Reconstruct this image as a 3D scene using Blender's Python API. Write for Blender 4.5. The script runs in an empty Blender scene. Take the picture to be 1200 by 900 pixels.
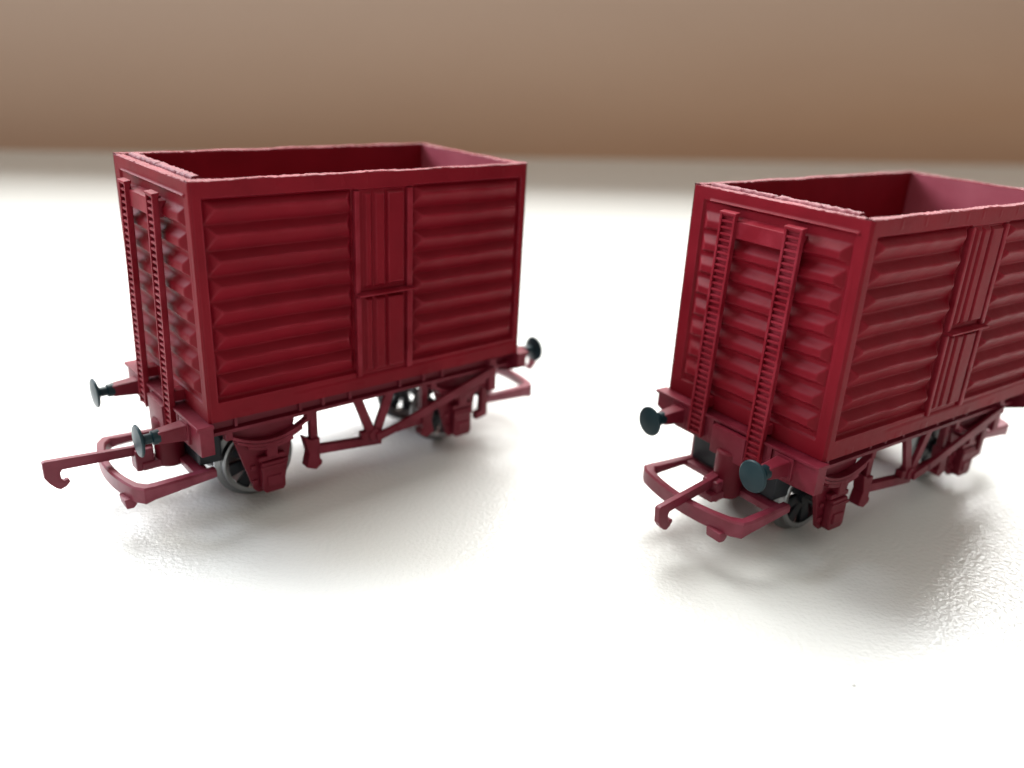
import bpy, bmesh, math, random
from mathutils import Vector, Matrix, noise

random.seed(7)
S = 0.01                        # 1 mm of the real model = 0.01 units
L, W, ZB, ZT = 72.0, 39.1, 23.3, 65.8
CX, CY = L / 2, W / 2
scn = bpy.context.scene
col = scn.collection
RAD = math.radians

# ------------------------------------------------------------------ materials
def new_mat(name):
    m = bpy.data.materials.new(name); m.use_nodes = True
    nt = m.node_tree
    return m, nt, nt.nodes['Principled BSDF']

def nodes(nt, *kinds):
    return [nt.nodes.new(k) for k in kinds]

def paint(name, dark, light, rough, bump=0.25, scale=60, spec=0.5, wear=None):
    m, nt, b = new_mat(name)
    tc, n1, n2, rp, bp, rr = nodes(nt, 'ShaderNodeTexCoord', 'ShaderNodeTexNoise', 'ShaderNodeTexNoise', 'ShaderNodeValToRGB', 'ShaderNodeBump', 'ShaderNodeMapRange')
    ln = nt.links.new
    ln(tc.outputs['Object'], n1.inputs['Vector']); ln(tc.outputs['Object'], n2.inputs['Vector'])
    n1.inputs['Scale'].default_value = 9; n1.inputs['Detail'].default_value = 5
    n2.inputs['Scale'].default_value = scale; n2.inputs['Detail'].default_value = 3
    rp.color_ramp.elements[0].position = 0.3; rp.color_ramp.elements[0].color = (*dark, 1)
    rp.color_ramp.elements[1].position = 0.75; rp.color_ramp.elements[1].color = (*light, 1)
    ln(n1.outputs['Fac'], rp.inputs['Fac']); ln(rp.outputs['Color'], b.inputs['Base Color'])
    rr.inputs['To Min'].default_value = rough - 0.07; rr.inputs['To Max'].default_value = rough + 0.09
    ln(n1.outputs['Fac'], rr.inputs['Value']); ln(rr.outputs['Result'], b.inputs['Roughness'])
    bp.inputs['Strength'].default_value = bump; bp.inputs['Distance'].default_value = 0.002
    ln(n2.outputs['Fac'], bp.inputs['Height']); ln(bp.outputs['Normal'], b.inputs['Normal'])
    b.inputs['Specular IOR Level'].default_value = spec
    if wear:                        # paint rubbed thin on the sharp edges, in patches
        ge, mr, mu, n4, m4, mi = nodes(nt, 'ShaderNodeNewGeometry', 'ShaderNodeMapRange', 'ShaderNodeMath', 'ShaderNodeTexNoise', 'ShaderNodeMapRange', 'ShaderNodeMix')
        mr.inputs['From Min'].default_value = 0.51; mr.inputs['From Max'].default_value = 0.62
        ln(ge.outputs['Pointiness'], mr.inputs['Value'])
        ln(tc.outputs['Object'], n4.inputs['Vector']); n4.inputs['Scale'].default_value = 22; n4.inputs['Detail'].default_value = 6
        m4.inputs['From Min'].default_value = 0.38; m4.inputs['From Max'].default_value = 0.66
        m4.inputs['To Min'].default_value = 0.1; m4.inputs['To Max'].default_value = 0.8
        ln(n4.outputs['Fac'], m4.inputs['Value'])
        mu.operation = 'MULTIPLY'; ln(mr.outputs['Result'], mu.inputs[0]); ln(m4.outputs['Result'], mu.inputs[1])
        mi.data_type = 'RGBA'; ln(mu.outputs['Value'], mi.inputs['Factor']); ln(rp.outputs['Color'], mi.inputs['A'])
        mi.inputs['B'].default_value = (*wear, 1); ln(mi.outputs['Result'], b.inputs['Base Color'])
    return m

RED = paint('maroon_paint', (0.128, 0.0026, 0.0080), (0.172, 0.0044, 0.0118), 0.50, bump=0.4, scale=38, spec=0.10, wear=(0.30, 0.035, 0.055))
LIT_INSIDE = paint('lit_maroon_inside', (0.27, 0.055, 0.080), (0.34, 0.085, 0.115), 0.36, 0.3, 30)  # paler maroon: light from the left put into the end walls' inside colour
TOP = paint('maroon_rim_paint', (0.12, 0.004, 0.009), (0.20, 0.02, 0.032), 0.50, 0.3, 40, spec=0.12)
RIM = paint('rough_maroon_edge', (0.11, 0.008, 0.015), (0.19, 0.035, 0.05), 0.52, 0.8, 38, spec=0.15)
FRAME = paint('maroon_underframe', (0.092, 0.0028, 0.0098), (0.122, 0.0045, 0.014), 0.48, spec=0.2, wear=(0.22, 0.03, 0.05))
COUP = paint('coupling_plastic', (0.120, 0.007, 0.019), (0.150, 0.011, 0.026), 0.42, spec=0.35, wear=(0.25, 0.05, 0.08))
STEEL = paint('blackened_buffer_steel', (0.005, 0.017, 0.022), (0.010, 0.030, 0.037), 0.36, 0.1, 50, spec=0.22)
WHEEL = paint('wheel_centre_black', (0.008, 0.010, 0.014), (0.014, 0.017, 0.022), 0.42, spec=0.3)
TYRE, nt, b = new_mat('wheel_metal')
b.inputs['Base Color'].default_value = (0.24, 0.245, 0.25, 1); b.inputs['Metallic'].default_value = 1; b.inputs['Roughness'].default_value = 0.3

# ------------------------------------------------------------------ mesh helpers (millimetres, wagon axes: x along, y from near side)
def finish(bm, name, mat, parent=None, smooth=None, kind=None):
    for v in bm.verts:
        v.co = Vector(((v.co.x - CX) * S, (v.co.y - CY) * S, v.co.z * S)) if parent is not None else v.co * S
    bmesh.ops.recalc_face_normals(bm, faces=bm.faces)
    if smooth:
        for f in bm.faces: f.smooth = True
        for e in bm.edges:
            if len(e.link_faces) == 2 and e.calc_face_angle(0) > smooth: e.smooth = False
    me = bpy.data.meshes.new(name); bm.to_mesh(me); bm.free()
    me.materials.append(mat)
    o = bpy.data.objects.new(name, me); col.objects.link(o)
    if parent is not None: o.parent = parent
    if kind: o['kind'] = kind
    return o

def merge(bm, tmp, bev=0.0, seg=2):
    if bev:
        bmesh.ops.recalc_face_normals(tmp, faces=tmp.faces)
        es = [e for e in tmp.edges if len(e.link_faces) == 2 and e.calc_face_angle(0) > 0.5]
        bmesh.ops.bevel(tmp, geom=es, offset=bev, segments=seg, profile=0.6, affect='EDGES', clamp_overlap=True)
    me = bpy.data.meshes.new('t'); tmp.to_mesh(me); tmp.free()
    bm.from_mesh(me); bpy.data.meshes.remove(me)

def box(bm, x0, x1, y0, y1, z0, z1, bev=0.12):
    t = bmesh.new(); bmesh.ops.create_cube(t, size=1)
    for v in t.verts:
        v.co = Vector((x0 if v.co.x < 0 else x1, y0 if v.co.y < 0 else y1, z0 if v.co.z < 0 else z1))
    merge(bm, t, bev)

def prism(bm, pts, axis, a0, a1, bev=0.1):
    """polygon extruded along an axis; pts are the other two coordinates in order"""
    t = bmesh.new()
    def mk(p, a):
        return (a, p[0], p[1]) if axis == 0 else ((p[0], a, p[1]) if axis == 1 else (p[0], p[1], a))
    A = [t.verts.new(mk(p, a0)) for p in pts]; B = [t.verts.new(mk(p, a1)) for p in pts]
    t.faces.new(A); t.faces.new(B[::-1])
    n = len(pts)
    for i in range(n): t.faces.new((A[i], A[(i + 1) % n], B[(i + 1) % n], B[i]))
    merge(bm, t, bev)

def bar(bm, p, q, wy, h, bev=0.12):
    """a flat bar from p to q in the xz plane (p, q = (x, y, z))"""
    p, q = Vector(p), Vector(q); d = (q - p).normalized(); n = Vector((-d.z, 0, d.x)) * h / 2
    pts = [(p - n), (q - n), (q + n), (p + n)]
    prism(bm, [(v.x, v.z) for v in pts], 1, p.y - wy / 2, p.y + wy / 2, bev)

def lathe(bm, prof, centre, axis, seg=40):
    """profile [(along, radius)] spun about an axis through centre"""
    t = bmesh.new(); rings = []
    for a, r in prof:
        ring = []
        for k in range(seg if r > 1e-6 else 1):
            an = 2 * math.pi * k / seg
            u, v = r * math.cos(an), r * math.sin(an)
            co = (a, u, v) if axis == 0 else (u, a, v)
            ring.append(t.verts.new(Vector(centre) + Vector(co)))
        rings.append(ring)
    for A, B in zip(rings, rings[1:]):
        for k in range(seg):
            k2 = (k + 1) % seg
            f = []
            for v in (A[k % len(A)], A[k2 % len(A)], B[k2 % len(B)], B[k % len(B)]):
                if v not in f: f.append(v)
            if len(f) > 2: t.faces.new(f)
    merge(bm, t)

def sstep(a, b, x):
    t = min(1, max(0, (x - a) / (b - a))); return t * t * (3 - 2 * t)

def trap(t):                    # moulded rib: valley, short underside, flat face, long sloped top
    if t < 0.14: return 0
    if t < 0.34: return sstep(0, 1, (t - 0.14) / 0.20) * 0.5 + 0.5 * (t - 0.14) / 0.20
    if t < 0.60: return 1 - 0.12 * (t - 0.34)
    q = (t - 0.60) / 0.38
    return 0.97 * (1 - sstep(0, 1, q) * 0.5 - 0.5 * min(1, q))

def under(t):                   # rib of the long sides: long underside, narrow crest, short sloped top
    if t < 0.06: return 0
    if t < 0.60: return (t - 0.06) / 0.54
    if t < 0.70: return 1
    return 1 - (t - 0.70) / 0.30

def corrug(u, z, u0, u1, z0, z1, n, depth, amp, seed, trap=trap):
    """height of a ribbed recessed panel; 0 = frame face, negative = sunk in"""
    wob = 0.22 * noise.noise(Vector((u * 0.16, z * 0.3, seed)))
    p = (z1 - z0) / n
    zz = z + 0.20 * noise.noise(Vector((u * 0.10, z * 0.06, seed + 9)))
    s = (zz - z0) / p
    h = trap(s - math.floor(s)) if 0 < s < n else 0
    e = min(u - u0, u1 - u)
    i = math.floor(s)
    e2 = e + 0.6 * noise.noise(Vector((i * 1.7, 3.1 if u - u0 < u1 - u else 8.2, seed)))
    h = min(h, max(0, (e2 - 0.15) / 1.5))
    return -depth + amp * h * (1 + 0.22 * noise.noise(Vector((u * 0.2, i * 2.3, seed + 4)))) + wob * 0.35 * h

def inrect(u, z, u0, u1, z0, z1, e=0.18):   # soft 0..1 mask
    return sstep(-e, e, min(u - u0, u1 - u, z - z0, z1 - z))

def round_edge(u, a, b, r=0.5, k=0.3):
    d = min(u - a, b - u)
    return -k * (1 - sstep(0, 1, d / r)) if d < r else 0

def h_side(u, z):
    h = 0.05 * noise.noise(Vector((u * 0.15, z * 0.15, 2)))
    for (a, b, sd) in ((2.1, 30.0, 11), (43.1, 70.2, 23)):
        m = inrect(u, z, a, b, 27.0, 62.8)
        if m > 0:
            h = h * (1 - m) + m * corrug(u, z, a + 0.1, b - 0.1, 27.35, 62.7, 8, 1.05, 1.5, sd, under)
    if inrect(u, z, 30.0, 43.1, 26.1, 62.6) > 0:      # shallow pocket the doors sit in
        h -= 0.35 * inrect(u, z, 30.0, 42.9, 26.1, 62.6)
    h -= 0.16 * (1 - sstep(0.0, 0.45, abs(z - 25.55 - 0.012 * u))) * sstep(14, 20, u)       # crack above the bottom strip
    if 63.6 < z < 65.4:                                # small raised marks along the top rail
        for x in (8, 15, 22, 28, 33, 39, 45, 51, 58, 65):
            h += 0.09 * inrect(u, z, x - 0.2, x + 0.2, 63.9, 65.2, 0.25)
    if z < 24.8:                                       # little feet along the bottom edge
        for x in (7, 22, 30.5, 46, 56):
            h += 0.07 * inrect(u, z, x - 1.0, x + 1.0, 22.5, 24.5)
    return h + round_edge(u, 0, L)

def h_end(u, z):
    h = 0.05 * noise.noise(Vector((u * 0.15, z * 0.15, 5)))
    m = inrect(u, z, 3.2, 36.4, 26.6, 63.1)
    if m > 0:
        h = h * (1 - m) + m * corrug(u, z, 3.4, 36.2, 27.2, 61.4, 8, 0.42, 1.05, 41)
    if 4.6 < u < 37.2: h += 0.32 * (1 - sstep(0.12, 0.34, abs(z - 63.25)))     # thin ledge over the ribs
    return h + round_edge(u, 0, W)

def wall_mesh(length, hf, nu, nz, thick, place, zrim, seed):
    """one sheet: outer face with its relief, lumpy rim, plain inner face"""
    bm = bmesh.new(); rows = []
    us = [length * i / nu for i in range(nu + 1)]
    def rim(u, s):
        v = Vector((u * 0.9, s * 2.0, seed))
        return 0.10 * noise.noise(v) + 0.10 * noise.noise(v * 2.3) + 0.16 * noise.noise(Vector((u * 0.13, s * 0.5, seed + 3)))
    for j in range(nz + 1):
        z = ZB + (zrim - 0.15 - ZB) * j / nz
        rows.append([bm.verts.new(place(u, -hf(u, z), z)) for u in us])
    rim_rows = [[v.co.copy() for v in rows[-1]]]
    for k in range(7):
        s = k / 6
        rim_rows.append([Vector(place(u, 0.1 + s * (thick - 0.2) + 0.05 * noise.noise(Vector((u, k, seed))) - (0.12 * max(0, noise.noise(Vector((u * 0.7, 1, seed))) ) if k == 0 else 0),
                                        zrim + rim(u, s) - (0.05 if k in (0, 6) else 0))) for u in us])
    for A, B in zip(rows, rows[1:]):
        for i in range(nu): bm.faces.new((A[i], A[i + 1], B[i + 1], B[i]))
    ib = bmesh.new(); rows = []
    for z in (zrim - 0.3, 50, 36, 25.5):
        rows.append([ib.verts.new(place(u, thick + 0.05 * noise.noise(Vector((u * 0.2, z * 0.2, seed))), z)) for u in us])
    for A, B in zip(rows, rows[1:]):
        for i in range(nu): ib.faces.new((A[i], A[i + 1], B[i + 1], B[i]))
    rb = bmesh.new()
    rim_rows.append([v.co.copy() for v in rows[0]])
    rows = [[rb.verts.new(c) for c in r] for r in rim_rows]
    for A, B in zip(rows, rows[1:]):
        for i in range(nu): rb.faces.new((A[i], A[i + 1], B[i + 1], B[i]))
    return bm, rb, ib

# ------------------------------------------------------------------ one wagon
def tag(o, label, cat, group=None):
    o['label'] = label; o['category'] = cat
    if group: o['group'] = group

def twin(o, parent):            # the same part at the opposite side or end: turned half round about the wagon's middle
    c = o.copy(); col.objects.link(c); c.parent = parent
    c.rotation_euler = (0, 0, math.pi)
    for ch in o.children:
        d = ch.copy(); col.objects.link(d); d.parent = c
        for g in ch.children:
            e = g.copy(); col.objects.link(e); e.parent = d
    return c

def make_wagon():
    root = bpy.data.objects.new('toy_wagon', None); col.objects.link(root)
    pair = []                                                       # parts that also exist turned half round

    wm, rm, im = wall_mesh(L, h_side, 300, 190, 1.7, lambda u, d, z: (u, d, z), ZT, 1)
    side = finish(wm, 'side_wall', RED, root, 0.7)
    finish(rm, 'top_rim', TOP, side, 0.9); finish(im, 'inner_face', RED, side, 0.9)
    pair.append(side)
    wm, rm, im = wall_mesh(W - 0.04, h_end, 170, 190, 1.7, lambda u, d, z: (d, W - 0.02 - u, z), ZT - 0.12, 2)
    end = finish(wm, 'end_wall', RED, root, 0.7)
    finish(rm, 'top_rim', TOP, end, 0.9); finish(im, 'inner_face', LIT_INSIDE, end, 0.9)
    pair.append(end)

    # lumpy strip glued inside the end wall, its top standing above the rim
    bm = bmesh.new(); n = 120; rows = []
    prof = [(2.1, 61.5), (2.1, 65.6), (2.35, 65.95), (2.9, 66.1), (3.5, 66.05), (3.8, 65.7), (3.8, 61.5)]
    for i in range(n + 1):
        y = 4.2 + (W - 6.6) * i / n
        gap = 0.3 * max(0, 1 - abs(y - 21.5) / 0.5)
        r = []
        for k, (px, pz) in enumerate(prof):
            j = 0 if k in (0, 6) else 1
            r.append(bm.verts.new((px + j * 0.16 * noise.noise(Vector((y * 1.1, k, 1))), y,
                                   pz + j * (0.20 * noise.noise(Vector((y * 0.8, k * 0.6, 7))) + 0.12 * noise.noise(Vector((y * 2.6, k, 3))) - gap))))
        rows.append(r)
    for A, B in zip(rows, rows[1:]):
        for k in range(len(prof) - 1): bm.faces.new((A[k], A[k + 1], B[k + 1], B[k]))
    bm.faces.new(rows[0]); bm.faces.new(rows[-1][::-1])
    strip = finish(bm, 'rim_strip', RIM, root, 0.9)

    # doors: upper and lower leaf, the shelf between, the two posts
    def leaf(z0, z1, name, seed):
        def hf(x, z):
            h = 0.0
            for (a, b, k) in ((32.2, 33.6, 0.55), (34.3, 36.5, 0.62), (37.1, 40.7, 0.70)):
                e = 0.32 if b < 40 else 0.22
                h = max(h, k * inrect(x, z, a, b, z0 + 0.9, z1 - 0.45, e))
            return h + 0.04 * noise.noise(Vector((x * 0.4, z * 0.15, seed)))
        bm = bmesh.new(); rows = []; nx, nz = 90, 80
        for j in range(nz + 1):
            z = z0 + (z1 - z0) * j / nz
            rows.append([bm.verts.new((31.1 + 9.7 * i / nx, 0.25 - hf(31.1 + 9.7 * i / nx, z), z)) for i in range(nx + 1)])
        for A, B in zip(rows, rows[1:]):
            for i in range(nx): bm.faces.new((A[i], A[i + 1], B[i + 1], B[i]))
        border = [e for e in bm.edges if e.is_boundary]
        r = bmesh.ops.extrude_edge_only(bm, edges=border)
        for v in [g for g in r['geom'] if isinstance(g, bmesh.types.BMVert)]: v.co.y = 0.8
        return finish(bm, name, RED, root, 0.8)
    pair.append(leaf(43.4, 62.5, 'upper_door', 3)); pair.append(leaf(26.2, 42.2, 'lower_door', 4))
    bm = bmesh.new()
    prism(bm, [(0.6, 42.2), (-1.35, 42.55), (-1.35, 42.9), (0.6, 43.2)], 0, 30.2, 43.0, 0.08)
    pair.append(finish(bm, 'door_shelf', RED, root))
    for (a, b) in ((29.95, 31.0), (41.45, 42.75)):
        bm = bmesh.new(); box(bm, a, b, -0.45, 0.7, 43.1, 62.5, 0.28); box(bm, a + 0.05, b + 0.05, -0.45, 0.7, 26.0, 42.3, 0.28)
        pair.append(finish(bm, 'door_post', RED, root, 0.6))

    bm = bmesh.new(); box(bm, 1.0, L - 1.0, 1.0, W - 1.0, 23.5, 25.4, 0)
    finish(bm, 'floor', RED, root)

    # ribbed stanchions on the end and the board between their tops
    def stanchion(y0, y1):
        bm = bmesh.new(); zt, zb = 62.2, 18.0
        def xf(z): return -2.2 - 1.0 * (zt - z) / (zt - zb)
        for (a, b) in ((y0, y0 + 0.5), (y1 - 0.5, y1)):             # two flanges
            prism(bm, [(xf(zb), zb), (xf(zb) + 1.0, zb), (xf(zt) + 1.0, zt), (xf(zt), zt)], 1, a, b, 0.1)
        prism(bm, [(xf(zb) + 0.7, zb), (xf(zb) + 1.2, zb), (xf(zt) + 1.2, zt), (xf(zt) + 0.7, zt)], 1, y0 + 0.4, y1 - 0.4, 0)
        box(bm, -1.4, 0.9, y0 + 0.5, y1 - 0.5, zt - 4.0, zt - 1.2, 0.1); box(bm, -2.0, 0.9, y0 + 0.5, y1 - 0.5, 24.0, 26.0, 0.1)
        n = 38
        for i in range(n):
            z = zb + 0.3 + (zt - zb - 0.9) * i / (n - 1)
            x = xf(z)
            prism(bm, [(x + 0.12, z), (x + 0.12, z + 0.36), (x + 1.0, z + 0.62), (x + 1.0, z)], 1, y0 + 0.55, y1 - 0.55, 0.05)
        prism(bm, [(xf(zt) - 0.12, zt - 0.35), (xf(zt) - 0.12, zt + 0.1), (xf(zt) + 1.2, zt + 0.3), (xf(zt) + 1.2, zt - 0.35)], 1, y0 - 0.1, y1 + 0.1, 0.1)
        return finish(bm, 'stanchion', RED, root)
    pair.append(stanchion(11.2, 14.9)); pair.append(stanchion(25.9, 29.6))
    bm = bmesh.new(); prism(bm, [(-1.6, 57.9), (0.7, 57.4), (0.7, 61.4), (-1.6, 60.9)], 1, 14.7, 26.1, 0.15)
    pair.append(finish(bm, 'cross_board', RED, root))

    # underframe
    bm = bmesh.new(); box(bm, 0.6, L - 0.6, 4.6, W - 4.6, 20.6, 23.45, 0.1)
    box(bm, 30, 42, 8, W - 8, 17.5, 20.7, 0.3)
    finish(bm, 'chassis', FRAME, root)
    bm = bmesh.new()
    prism(bm, [(3.9, 19.4), (2.7, 19.35), (2.7, 20.0), (3.6, 20.35), (3.6, 22.3), (2.2, 22.75), (2.2, 23.42), (4.7, 23.42), (4.7, 19.4)], 0, 0.3, L - 0.3, 0.06)
    for x in (6, 19, 24, 30, 42, 48, 53, 66): box(bm, x - 0.3, x + 0.3, 3.0, 3.7, 20.2, 22.5, 0.1)
    pair.append(finish(bm, 'solebar', FRAME, root))

    bm = bmesh.new(); box(bm, 0.8, 5.2, 9.5, 30.8, 10.6, 20.7, 0.3)  # added black block, fills in the dark area behind the headstock
    pair.append(finish(bm, 'dark_filler_block', WHEEL, root))
    # headstock with its ledge, coupling pocket
    bm = bmesh.new()
    prism(bm, [(-0.6, 22.7), (W + 0.6, 22.7), (W + 0.6, 19.6), (33.8, 17.2), (4.6, 17.2), (-0.6, 17.4)], 0, -2.1, 0.4, 0.15)
    prism(bm, [(-0.9, 22.6), (W + 0.9, 22.6), (W + 0.9, 23.2), (-0.9, 23.2)], 0, -2.6, 0.5, 0.12)
    for y in (9.3, 23.6, 30.2): box(bm, -2.45, -2.0, y, y + 1.0, 18.0, 22.7, 0.1)
    hs = finish(bm, 'headstock', FRAME, root)
    bm = bmesh.new()
    box(bm, -3.6, -2.3, 14.6, 22.8, 16.6, 22.3, 0.25)
    lathe(bm, [(0, 0), (0, 2.6), (0.6, 2.9), (9.2, 2.9), (9.6, 2.6), (9.6, 0)], (0, 0, 0), 1, 28)
    # turn the spun post upright and set it below the pocket
    lat = [v for v in bm.verts][-(2 + 28 * 4):]
    for v in lat: v.co = Vector((v.co.x - 1.6, 18.8 + v.co.z, 8.6 + v.co.y))
    finish(bm, 'coupling_pocket', FRAME, hs, 0.6)
    pair.append(hs)

    # buffers
    for y in (6.4, 32.9):
        bm = bmesh.new()
        box(bm, -2.6, -1.8, y - 2.1, y + 2.1, 18.1, 22.5, 0.2)
        t = bmesh.new(); rings = []
        for x, r in ((-2.0, 1.65), (-3.2, 1.5), (-7.4, 1.15)):
            rings.append([t.verts.new((x, y + a * r, 20.3 + b_ * r)) for a, b_ in ((-1, -1), (1, -1), (1, 1), (-1, 1))])
        t.faces.new(rings[0]); t.faces.new(rings[-1][::-1])
        for A, B in zip(rings, rings[1:]):
            for k in range(4): t.faces.new((A[k], A[(k + 1) % 4], B[(k + 1) % 4], B[k]))
        merge(bm, t, 0.3)
        bf = finish(bm, 'buffer', FRAME, root)
        bm = bmesh.new()
        lathe(bm, [(-7.0, 0), (-7.0, 1.35), (-8.2, 1.3), (-8.4, 0.95), (-9.6, 0.95), (-10.0, 1.7), (-10.25, 2.75), (-10.42, 3.0), (-10.6, 3.0), (-10.8, 2.8), (-11.05, 1.4), (-11.15, 0)], (0, y, 20.3), 0, 36)
        finish(bm, 'buffer_head', STEEL, bf, 0.6)
        pair.append(bf)

    # coupling loop: closed frame with a bowed front bar
    bm = bmesh.new()
    outer = [(3.0, 6.9), (-8.8, 6.1)]; inner = [(3.0, 8.9), (-8.2, 8.3)]
    for i in range(17):
        a = -1 + 2 * i / 16
        y = CY + a * 13.3
        outer.append((-13.8 + 2.4 * abs(a) ** 2.0 + 0.7 * max(0, abs(a) - 0.93) / 0.07, y + 0))
        ai = a * 11.4
        inner.append((-12.3 + 2.2 * abs(a) ** 2.0 + 0.8 * max(0, abs(a) - 0.9) / 0.1, CY + ai))
    outer += [(-8.8, W - 6.1), (3.0, W - 6.9)]; inner += [(-8.2, W - 8.3), (3.0, W - 8.9)]
    t = bmesh.new(); sec = []
    n = len(outer)
    for i, (o_, q) in enumerate(zip(outer, inner)):
        front = 1 if 2 <= i < n - 2 else 0
        zlo, zhi = (7.4, 10.7) if front else (8.6, 10.4)
        if i in (1, n - 2): zlo, zhi = 7.9, 10.6
        k = 0.35
        ox, oy = o_; ix, iy = q
        dx, dy = (ix - ox), (iy - oy); ln = math.hypot(dx, dy); dx, dy = dx / ln * k, dy / ln * k
        sec.append([t.verts.new(c) for c in ((ox, oy, zlo + k), (ox, oy, zhi - k), (ox + dx, oy + dy, zhi), (ix - dx, iy - dy, zhi), (ix, iy, zhi - k), (ix, iy, zlo + 1.2), (ox + dx, oy + dy, zlo))])
    m = len(sec[0])
    for A, B in zip(sec, sec[1:]):
        for k in range(m): t.faces.new((A[k], A[(k + 1) % m], B[(k + 1) % m], B[k]))
    t.faces.new(sec[0]); t.faces.new(sec[-1][::-1])
    merge(bm, t)
    box(bm, -0.8, 2.0, 7.4, W - 7.4, 8.85, 10.2, 0.2)                 # rear bar
    box(bm, -7.4, 1.0, 17.2, 21.0, 8.6, 10.2, 0.3)                   # tongue under the pocket
    prism(bm, [(-13.6, 8.0), (-11.4, 8.0), (-11.3, 6.6), (-12.0, 5.9), (-13.3, 6.0)], 1, 9.0, 12.4, 0.3)   # dropper tab
    loop = finish(bm, 'coupling_loop', COUP, root, 0.6)
    pair.append(loop)
    bm = bmesh.new()                                                 # hook, built about its pivot
    px, pz = -5.0, 12.4
    pts = [(-4.6, 10.6), (-4.6, 13.4), (-9, 13.4), (-23.6, 14.5), (-24.0, 14.3), (-24.0, 11.2), (-23.3, 9.9), (-22.3, 8.7), (-21.6, 8.3), (-20.6, 8.7), (-19.9, 9.4), (-20.0, 10.0), (-20.5, 10.1),
           (-20.8, 9.8), (-21.2, 10.2), (-21.3, 10.9), (-21.3, 11.7), (-20.9, 12.2), (-9, 11.5), (-7, 11.2)]
    prism(bm, [(x - px + CX, z - pz) for x, z in pts], 1, CY - 0.55, CY + 0.55, 0.14)
    box(bm, -8.4 - px + CX, -5.0 - px + CX, CY - 1.8, CY + 1.8, 8.4 - pz, 12.9 - pz, 0.4)
    hook = finish(bm, 'coupling_hook', COUP, root)
    hook.location = (px * S - CX * S + 0, 0, pz * S)
    # wheels and axles
    for wx in (12.7, 58.9):
        bm = bmesh.new()
        lathe(bm, [(5.6, 0), (5.6, 0.7), (W - 5.6, 0.7), (W - 5.6, 0)], (wx, 0, 8.35), 1, 20)
        finish(bm, 'axle', TYRE, root, 0.6)
        for s in (0, 1):
            def yy(v): return v if s == 0 else W - v
            def ring(prof):
                b_ = bmesh.new(); lathe(b_, [(yy(a), r) for a, r in prof], (wx, 0, 8.35), 1, 64); return b_
            wh = bmesh.new()
            lathe(wh, [(yy(a), r) for a, r in [(10.0, 0), (10.0, 1.9), (12.0, 2.1), (12.0, 0)]], (wx, 0, 8.35), 1, 32)
            for k in range(8):                                       # spokes
                an = k * math.pi / 4 + 0.2
                t = bmesh.new()
                bmesh.ops.create_cube(t, size=1)
                for v in t.verts:
                    r = 1.2 if v.co.x < 0 else 6.4
                    wd = (0.9 if v.co.x < 0 else 1.35) * (1 if v.co.z > 0 else -1)
                    v.co = Vector((wx + r * math.cos(an) - wd * math.sin(an), yy(10.6 if v.co.y < 0 else 11.6), 8.35 + r * math.sin(an) + wd * math.cos(an)))
                merge(wh, t, 0.15)
            wo = finish(wh, 'wheel', WHEEL, root, 0.6)
            finish(ring([(10.1, 6.1), (10.0, 6.9), (10.2, 7.25), (11.5, 7.35), (11.75, 7.8), (12.0, 8.3), (12.35, 8.35), (12.55, 8.0), (12.55, 6.1), (10.1, 6.1)]), 'tyre', TYRE, wo, 0.6)

    # axle guards with axle box and spring
    for wx in (12.7, 58.9):
        bm = bmesh.new()
        prism(bm, [(wx - 7.4, 19.6), (wx + 5.9, 19.6), (wx + 5.2, 15.6), (wx + 3.0, 5.0), (wx + 2.6, 4.2), (wx - 2.6, 4.2), (wx - 3.4, 5.0), (wx - 6.6, 15.8)], 1, 4.75, 5.6, 0.12)
        ag = finish(bm, 'axle_guard', FRAME, root)
        bm = bmesh.new()
        prism(bm, [(wx - 2.3, 5.2), (wx - 1.7, 4.4), (wx + 2.0, 4.4), (wx + 2.5, 5.2), (wx + 2.4, 11.0), (wx - 2.2, 11.0)], 1, 3.0, 4.8, 0.3)
        box(bm, wx - 2.6, wx + 2.8, 3.4, 4.9, 11.2, 12.2, 0.2)
        box(bm, wx - 1.4, wx + 1.6, 2.7, 3.2, 5.8, 8.0, 0.2)
        box(bm, wx - 2.5, wx + 2.7, 2.8, 3.2, 9.6, 10.3, 0.12)
        box(bm, wx - 3.9, wx - 2.9, 4.3, 4.9, 9.4, 10.4, 0.15); box(bm, wx - 3.7, wx - 2.7, 4.3, 4.9, 6.2, 7.2, 0.15)
        box(bm, wx + 2.8, wx + 3.8, 4.3, 4.9, 9.4, 10.4, 0.15); box(bm, wx - 1.0, wx + 1.2, 3.1, 4.8, 12.0, 15.0, 0.2)
        finish(bm, 'axle_box', FRAME, ag)
        bm = bmesh.new()
        for q, (half, dz) in enumerate(((8.4, 0), (6.6, -0.75), (4.6, -1.45))):
            t = []
            for i in range(13):
                a = -1 + i / 6
                t.append((wx + a * half, 15.2 + dz + 2.9 * (a * half / 8.4) ** 2))
            prism(bm, [(x, z) for x, z in t] + [(x, z + 0.62) for x, z in t[::-1]], 1, 3.1 + 0.05 * q, 4.6, 0)
        for sx in (-1, 1): box(bm, wx + sx * 8.2 - 0.7, wx + sx * 8.2 + 0.7, 3.0, 4.6, 17.6, 19.4, 0.2)
        finish(bm, 'leaf_spring', FRAME, ag)
        pair.append(ag)

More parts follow.
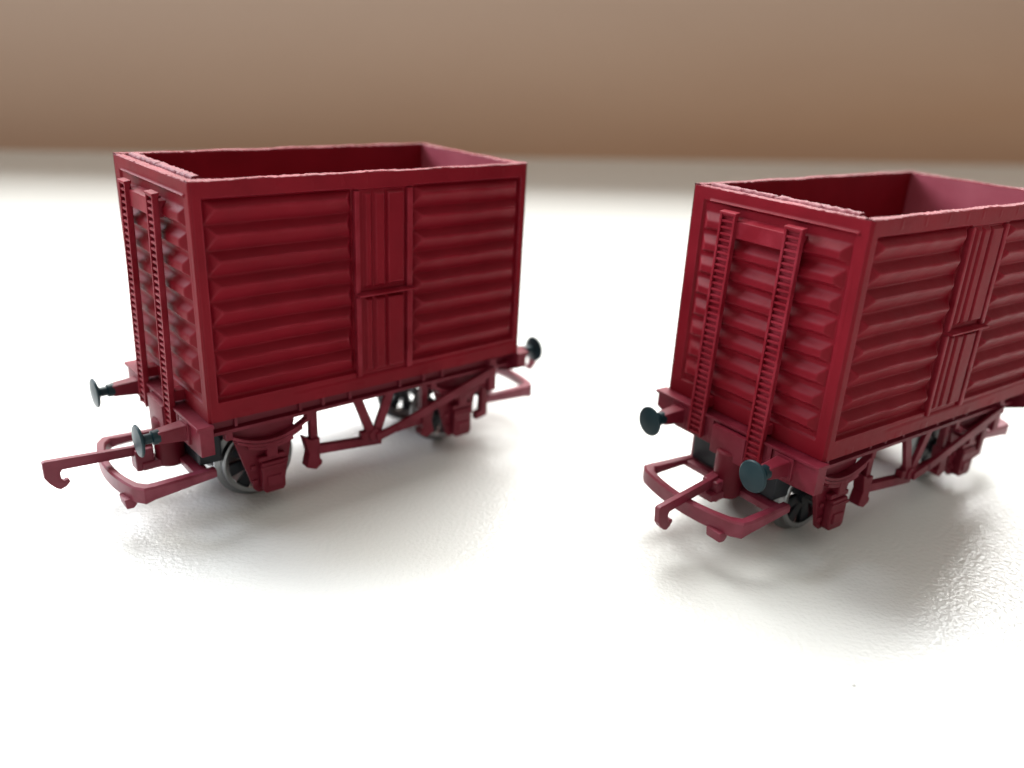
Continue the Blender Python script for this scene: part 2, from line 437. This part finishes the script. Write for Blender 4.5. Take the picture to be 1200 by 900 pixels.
    # brake gear
    def brake(x, sgn):
        bm = bmesh.new()
        box(bm, x - 0.8, x + 0.8, 4.0, 5.4, 11.0, 20.0, 0.15)
        bh = finish(bm, 'brake_hanger', FRAME, root)
        bm = bmesh.new()
        prism(bm, [(x - sgn * 2.4, 14.0), (x - sgn * 0.9, 13.0), (x + sgn * 0.9, 13.2), (x + sgn * 0.8, 8.6), (x + sgn * 1.3, 8.0), (x + sgn * 1.2, 7.2), (x - sgn * 0.2, 6.3), (x - sgn * 2.2, 7.2), (x - sgn * 1.5, 10.2)], 1, 3.4, 5.8, 0.15)
        finish(bm, 'brake_shoe', FRAME, bh)
        return bh
    pair.append(brake(22.2, 1)); pair.append(brake(49.0, -1))
    bm = bmesh.new(); bar(bm, (22.4, 4.2, 10.5), (37.6, 4.2, 8.8), 1.6, 1.8)
    bar(bm, (37.2, 4.4, 9.8), (49.2, 4.4, 10.4), 1.0, 1.3)
    pair.append(finish(bm, 'push_rod', FRAME, root))
    bm = bmesh.new()
    bar(bm, (31.6, 3.2, 19.8), (34.9, 3.2, 11.0), 0.9, 1.95); bar(bm, (39.4, 3.2, 19.8), (36.0, 3.2, 11.0), 0.9, 1.95)
    lathe(bm, [(2.3, 0), (2.3, 1.2), (2.5, 1.4), (4.6, 1.4), (4.6, 0)], (35.4, 0, 10.9), 1, 24)
    box(bm, 32.4, 35.0, 2.7, 4.4, 10.3, 12.0, 0.3)
    pair.append(finish(bm, 'v_hanger', FRAME, root))
    bm = bmesh.new()
    bar(bm, (35.6, 2.2, 10.4), (41.0, 2.2, 11.6), 0.8, 1.7); bar(bm, (40.4, 2.2, 11.3), (67.0, 2.2, 19.3), 0.8, 1.85)
    pair.append(finish(bm, 'brake_lever', FRAME, root))
    bm = bmesh.new(); box(bm, 65.9, 67.9, 2.5, 3.8, 14.0, 22.0, 0.15)
    pair.append(finish(bm, 'lever_guide', FRAME, root))
    bm = bmesh.new(); prism(bm, [(65.0, 15.6), (66.8, 15.6), (66.8, 7.4), (63.6, 6.8), (63.6, 8.4), (65.0, 9.0)], 1, 4.0, 5.6, 0.15)
    box(bm, 65.0, 66.8, 4.2, 5.4, 15.3, 19.6, 0.15)
    pair.append(finish(bm, 'brake_bracket', FRAME, root))

    for o in pair: twin(o, root)
    h2 = hook.copy(); col.objects.link(h2); h2.parent = root; h2.rotation_euler = (0, 0, math.pi); h2.location = (-hook.location.x, 0, pz * S)
    return root, hook

def place(root, ax, ay, yaw):
    c, s = math.cos(yaw), math.sin(yaw)
    root.location = ((ax + c * CX - s * CY) * S, (ay + s * CX + c * CY) * S, 0)
    root.rotation_euler = (0, 0, yaw)

wagon, hook = make_wagon()
GROUP = 'maroon open toy wagons on the white table'
tag(wagon, 'maroon open topped toy goods wagon standing whole in view, its coupling hook held straight out', 'toy wagon', GROUP)
place(wagon, -53.4165, 135.139, 0.71435)

def copy_tree(o, parent=None):
    c = o.copy(); col.objects.link(c); c.parent = parent
    m = {o.name: c}
    for ch in o.children: m.update(copy_tree(ch, c))
    return m
cp = copy_tree(wagon)
wagon2 = cp[wagon.name]
tag(wagon2, 'maroon open topped toy goods wagon cut off by the right edge, its coupling hook drooping', 'toy wagon', GROUP)
place(wagon2, 55.386, 132.660, 0.6120)
hk = cp[hook.name]
hk.rotation_euler = (RAD(2), RAD(-8), RAD(7)); hk.location.x += 2.0 * S

# ------------------------------------------------------------------ table, wall, crumb
ED = math.atan2(262, 826)                                # direction of the table's far edge
ex, ey = math.cos(ED), math.sin(ED)
def along(a, b, z): return Vector((-10 + ex * a + ey * b, 760 + ey * a - ex * b, z))   # a along the edge, b towards the camera

bm = bmesh.new()
top = [along(a, b, 0) for a, b in ((-1500, 0), (1500, 0), (1500, 1500), (-1500, 1500))]
A = [bm.verts.new(v) for v in top]; B = [bm.verts.new(v + Vector((0, 0, -25))) for v in top]
bm.faces.new(A); bm.faces.new(B[::-1])
for i in range(4): bm.faces.new((A[i], B[i], B[(i + 1) % 4], A[(i + 1) % 4]))
TAB, nt, b = new_mat('white_textured_laminate')
tc, n1, n2, bp, n3, mx = nodes(nt, 'ShaderNodeTexCoord', 'ShaderNodeTexNoise', 'ShaderNodeTexVoronoi', 'ShaderNodeBump', 'ShaderNodeTexNoise', 'ShaderNodeValToRGB')
ln = nt.links.new
for n_ in (n1, n2, n3): ln(tc.outputs['Object'], n_.inputs['Vector'])
n1.inputs['Scale'].default_value = 110; n1.inputs['Detail'].default_value = 2
n3.inputs['Scale'].default_value = 1.2; n3.inputs['Detail'].default_value = 3
mx.color_ramp.elements[0].color = (0.645, 0.66, 0.635, 1); mx.color_ramp.elements[1].color = (0.685, 0.70, 0.68, 1)
ln(n3.outputs['Fac'], mx.inputs['Fac']); ln(mx.outputs['Color'], b.inputs['Base Color'])
b.inputs['Roughness'].default_value = 0.24; b.inputs['Specular IOR Level'].default_value = 0.62
bp.inputs['Strength'].default_value = 0.32; bp.inputs['Distance'].default_value = 0.006
ln(n1.outputs['Fac'], bp.inputs['Height']); ln(bp.outputs['Normal'], b.inputs['Normal'])
table = finish(bm, 'tabletop', TAB)
tag(table, 'broad white finely textured tabletop under both wagons', 'table')

bm = bmesh.new()
vs = [bm.verts.new(along(a, -40, z)) for a, z in ((-2500, -700), (2500, -700), (2500, 1800), (-2500, 1800))]
bm.faces.new(vs)
WALL, nt, b = new_mat('brown_wall')
tc, n1, rp, sp = nodes(nt, 'ShaderNodeTexCoord', 'ShaderNodeTexNoise', 'ShaderNodeValToRGB', 'ShaderNodeMapping')
sp.inputs['Scale'].default_value = (0.12, 0.12, 0.5)
nt.links.new(tc.outputs['Object'], sp.inputs['Vector']); nt.links.new(sp.outputs['Vector'], n1.inputs['Vector'])
n1.inputs['Scale'].default_value = 1.5; n1.inputs['Detail'].default_value = 4
rp.color_ramp.elements[0].position = 0.3; rp.color_ramp.elements[0].color = (0.50, 0.29, 0.18, 1)
rp.color_ramp.elements[1].position = 0.7; rp.color_ramp.elements[1].color = (0.56, 0.345, 0.225, 1)
sx, mr, mi = nodes(nt, 'ShaderNodeSeparateXYZ', 'ShaderNodeMapRange', 'ShaderNodeMix')     # window flare mixed into the colour: greyer higher up and leftwards, browner low down
mi.data_type = 'RGBA'
ma, = nodes(nt, 'ShaderNodeMath'); ma.operation = 'MULTIPLY_ADD'; ma.inputs[1].default_value = -0.12
nt.links.new(tc.outputs['Object'], sx.inputs[0]); nt.links.new(sx.outputs['X'], ma.inputs[0]); nt.links.new(sx.outputs['Z'], ma.inputs[2])
nt.links.new(ma.outputs[0], mr.inputs['Value'])
mr.inputs['From Min'].default_value = -0.1; mr.inputs['From Max'].default_value = 1.7; mr.inputs['To Min'].default_value = 0.0; mr.inputs['To Max'].default_value = 0.8
nt.links.new(n1.outputs['Fac'], rp.inputs['Fac']); nt.links.new(mr.outputs['Result'], mi.inputs['Factor'])
nt.links.new(rp.outputs['Color'], mi.inputs['A']); mi.inputs['B'].default_value = (0.54, 0.42, 0.355, 1)
nt.links.new(mi.outputs['Result'], b.inputs['Base Color'])
b.inputs['Roughness'].default_value = 0.6
finish(bm, 'wall', WALL, kind='structure')

bm = bmesh.new(); bmesh.ops.create_icosphere(bm, subdivisions=2, radius=0.35)
for v in bm.verts:
    v.co *= 1 + 0.5 * noise.noise(v.co * 4); v.co.z *= 0.5; v.co += Vector((54.6, 103.4, 0.12))
GRIT = paint('grey_grit', (0.6, 0.6, 0.58), (0.7, 0.7, 0.68), 0.6)
tag(finish(bm, 'crumb', GRIT), 'tiny pale grey crumb lying alone on the white tabletop', 'crumb')

# ------------------------------------------------------------------ light
def area(name, loc, look, sx, sy, radiance, color):
    l = bpy.data.lights.new(name, 'AREA'); l.shape = 'RECTANGLE'; l.size = sx; l.size_y = sy
    l.energy = radiance * math.pi * sx * sy; l.color = color
    o = bpy.data.objects.new(name, l); col.objects.link(o)
    o.location = loc
    o.rotation_euler = (Vector(look) - Vector(loc)).to_track_quat('-Z', 'Y').to_euler()
    return o
P1 = Vector((-0.5, 5.95, 7.4))
area('window_light', P1, P1 + Vector((0.15, -1.0, 0.0)), 12.0, 8.8, 14.5, (1.0, 1.0, 0.985))
ll = area('left_window_light', Vector((-5.4, 3.0, 3.6)), Vector((0, 1.4, 0.3)), 2.6, 2.4, 4.5, (0.82, 0.88, 1.0))
ll.data.spread = RAD(80)

w = bpy.data.worlds.new('World'); scn.world = w; w.use_nodes = True
bg = w.node_tree.nodes['Background']
wn = w.node_tree                                              # a room: pale ceiling above, darker walls around
wt, wx, wr = [wn.nodes.new(k) for k in ('ShaderNodeTexCoord', 'ShaderNodeSeparateXYZ', 'ShaderNodeValToRGB')]
wn.links.new(wt.outputs['Generated'], wx.inputs[0]); wn.links.new(wx.outputs['Z'], wr.inputs['Fac']); wn.links.new(wr.outputs['Color'], bg.inputs['Color'])
wr.color_ramp.elements[0].position = 0.05; wr.color_ramp.elements[0].color = (0.27, 0.25, 0.225, 1)
wr.color_ramp.elements[1].position = 0.8; wr.color_ramp.elements[1].color = (0.79, 0.765, 0.705, 1)
bg.inputs['Strength'].default_value = 1.1

# ------------------------------------------------------------------ camera
cd = bpy.data.cameras.new('camera'); cam = bpy.data.objects.new('camera', cd); col.objects.link(cam)
cd.sensor_fit = 'HORIZONTAL'; cd.sensor_width = 36; cd.lens = 982.76 / 1200 * 36
cd.clip_start = 0.05; cd.clip_end = 200
cam.matrix_world = Matrix.Translation((0, 0, 87.7116 * S)) @ Matrix.Rotation(math.pi / 2 - 0.377956, 4, 'X') @ Matrix.Rotation(0.052237, 4, 'Z')
cd.dof.use_dof = True; cd.dof.focus_distance = 1.50; cd.dof.aperture_fstop = 1
cd.dof.aperture_fstop = (cd.lens / 1000) / 0.031           # a phone lens about 2 mm across, at this scale
scn.camera = cam
scn.view_settings.view_transform = 'Standard'; scn.view_settings.look = 'None'; scn.view_settings.exposure = 0
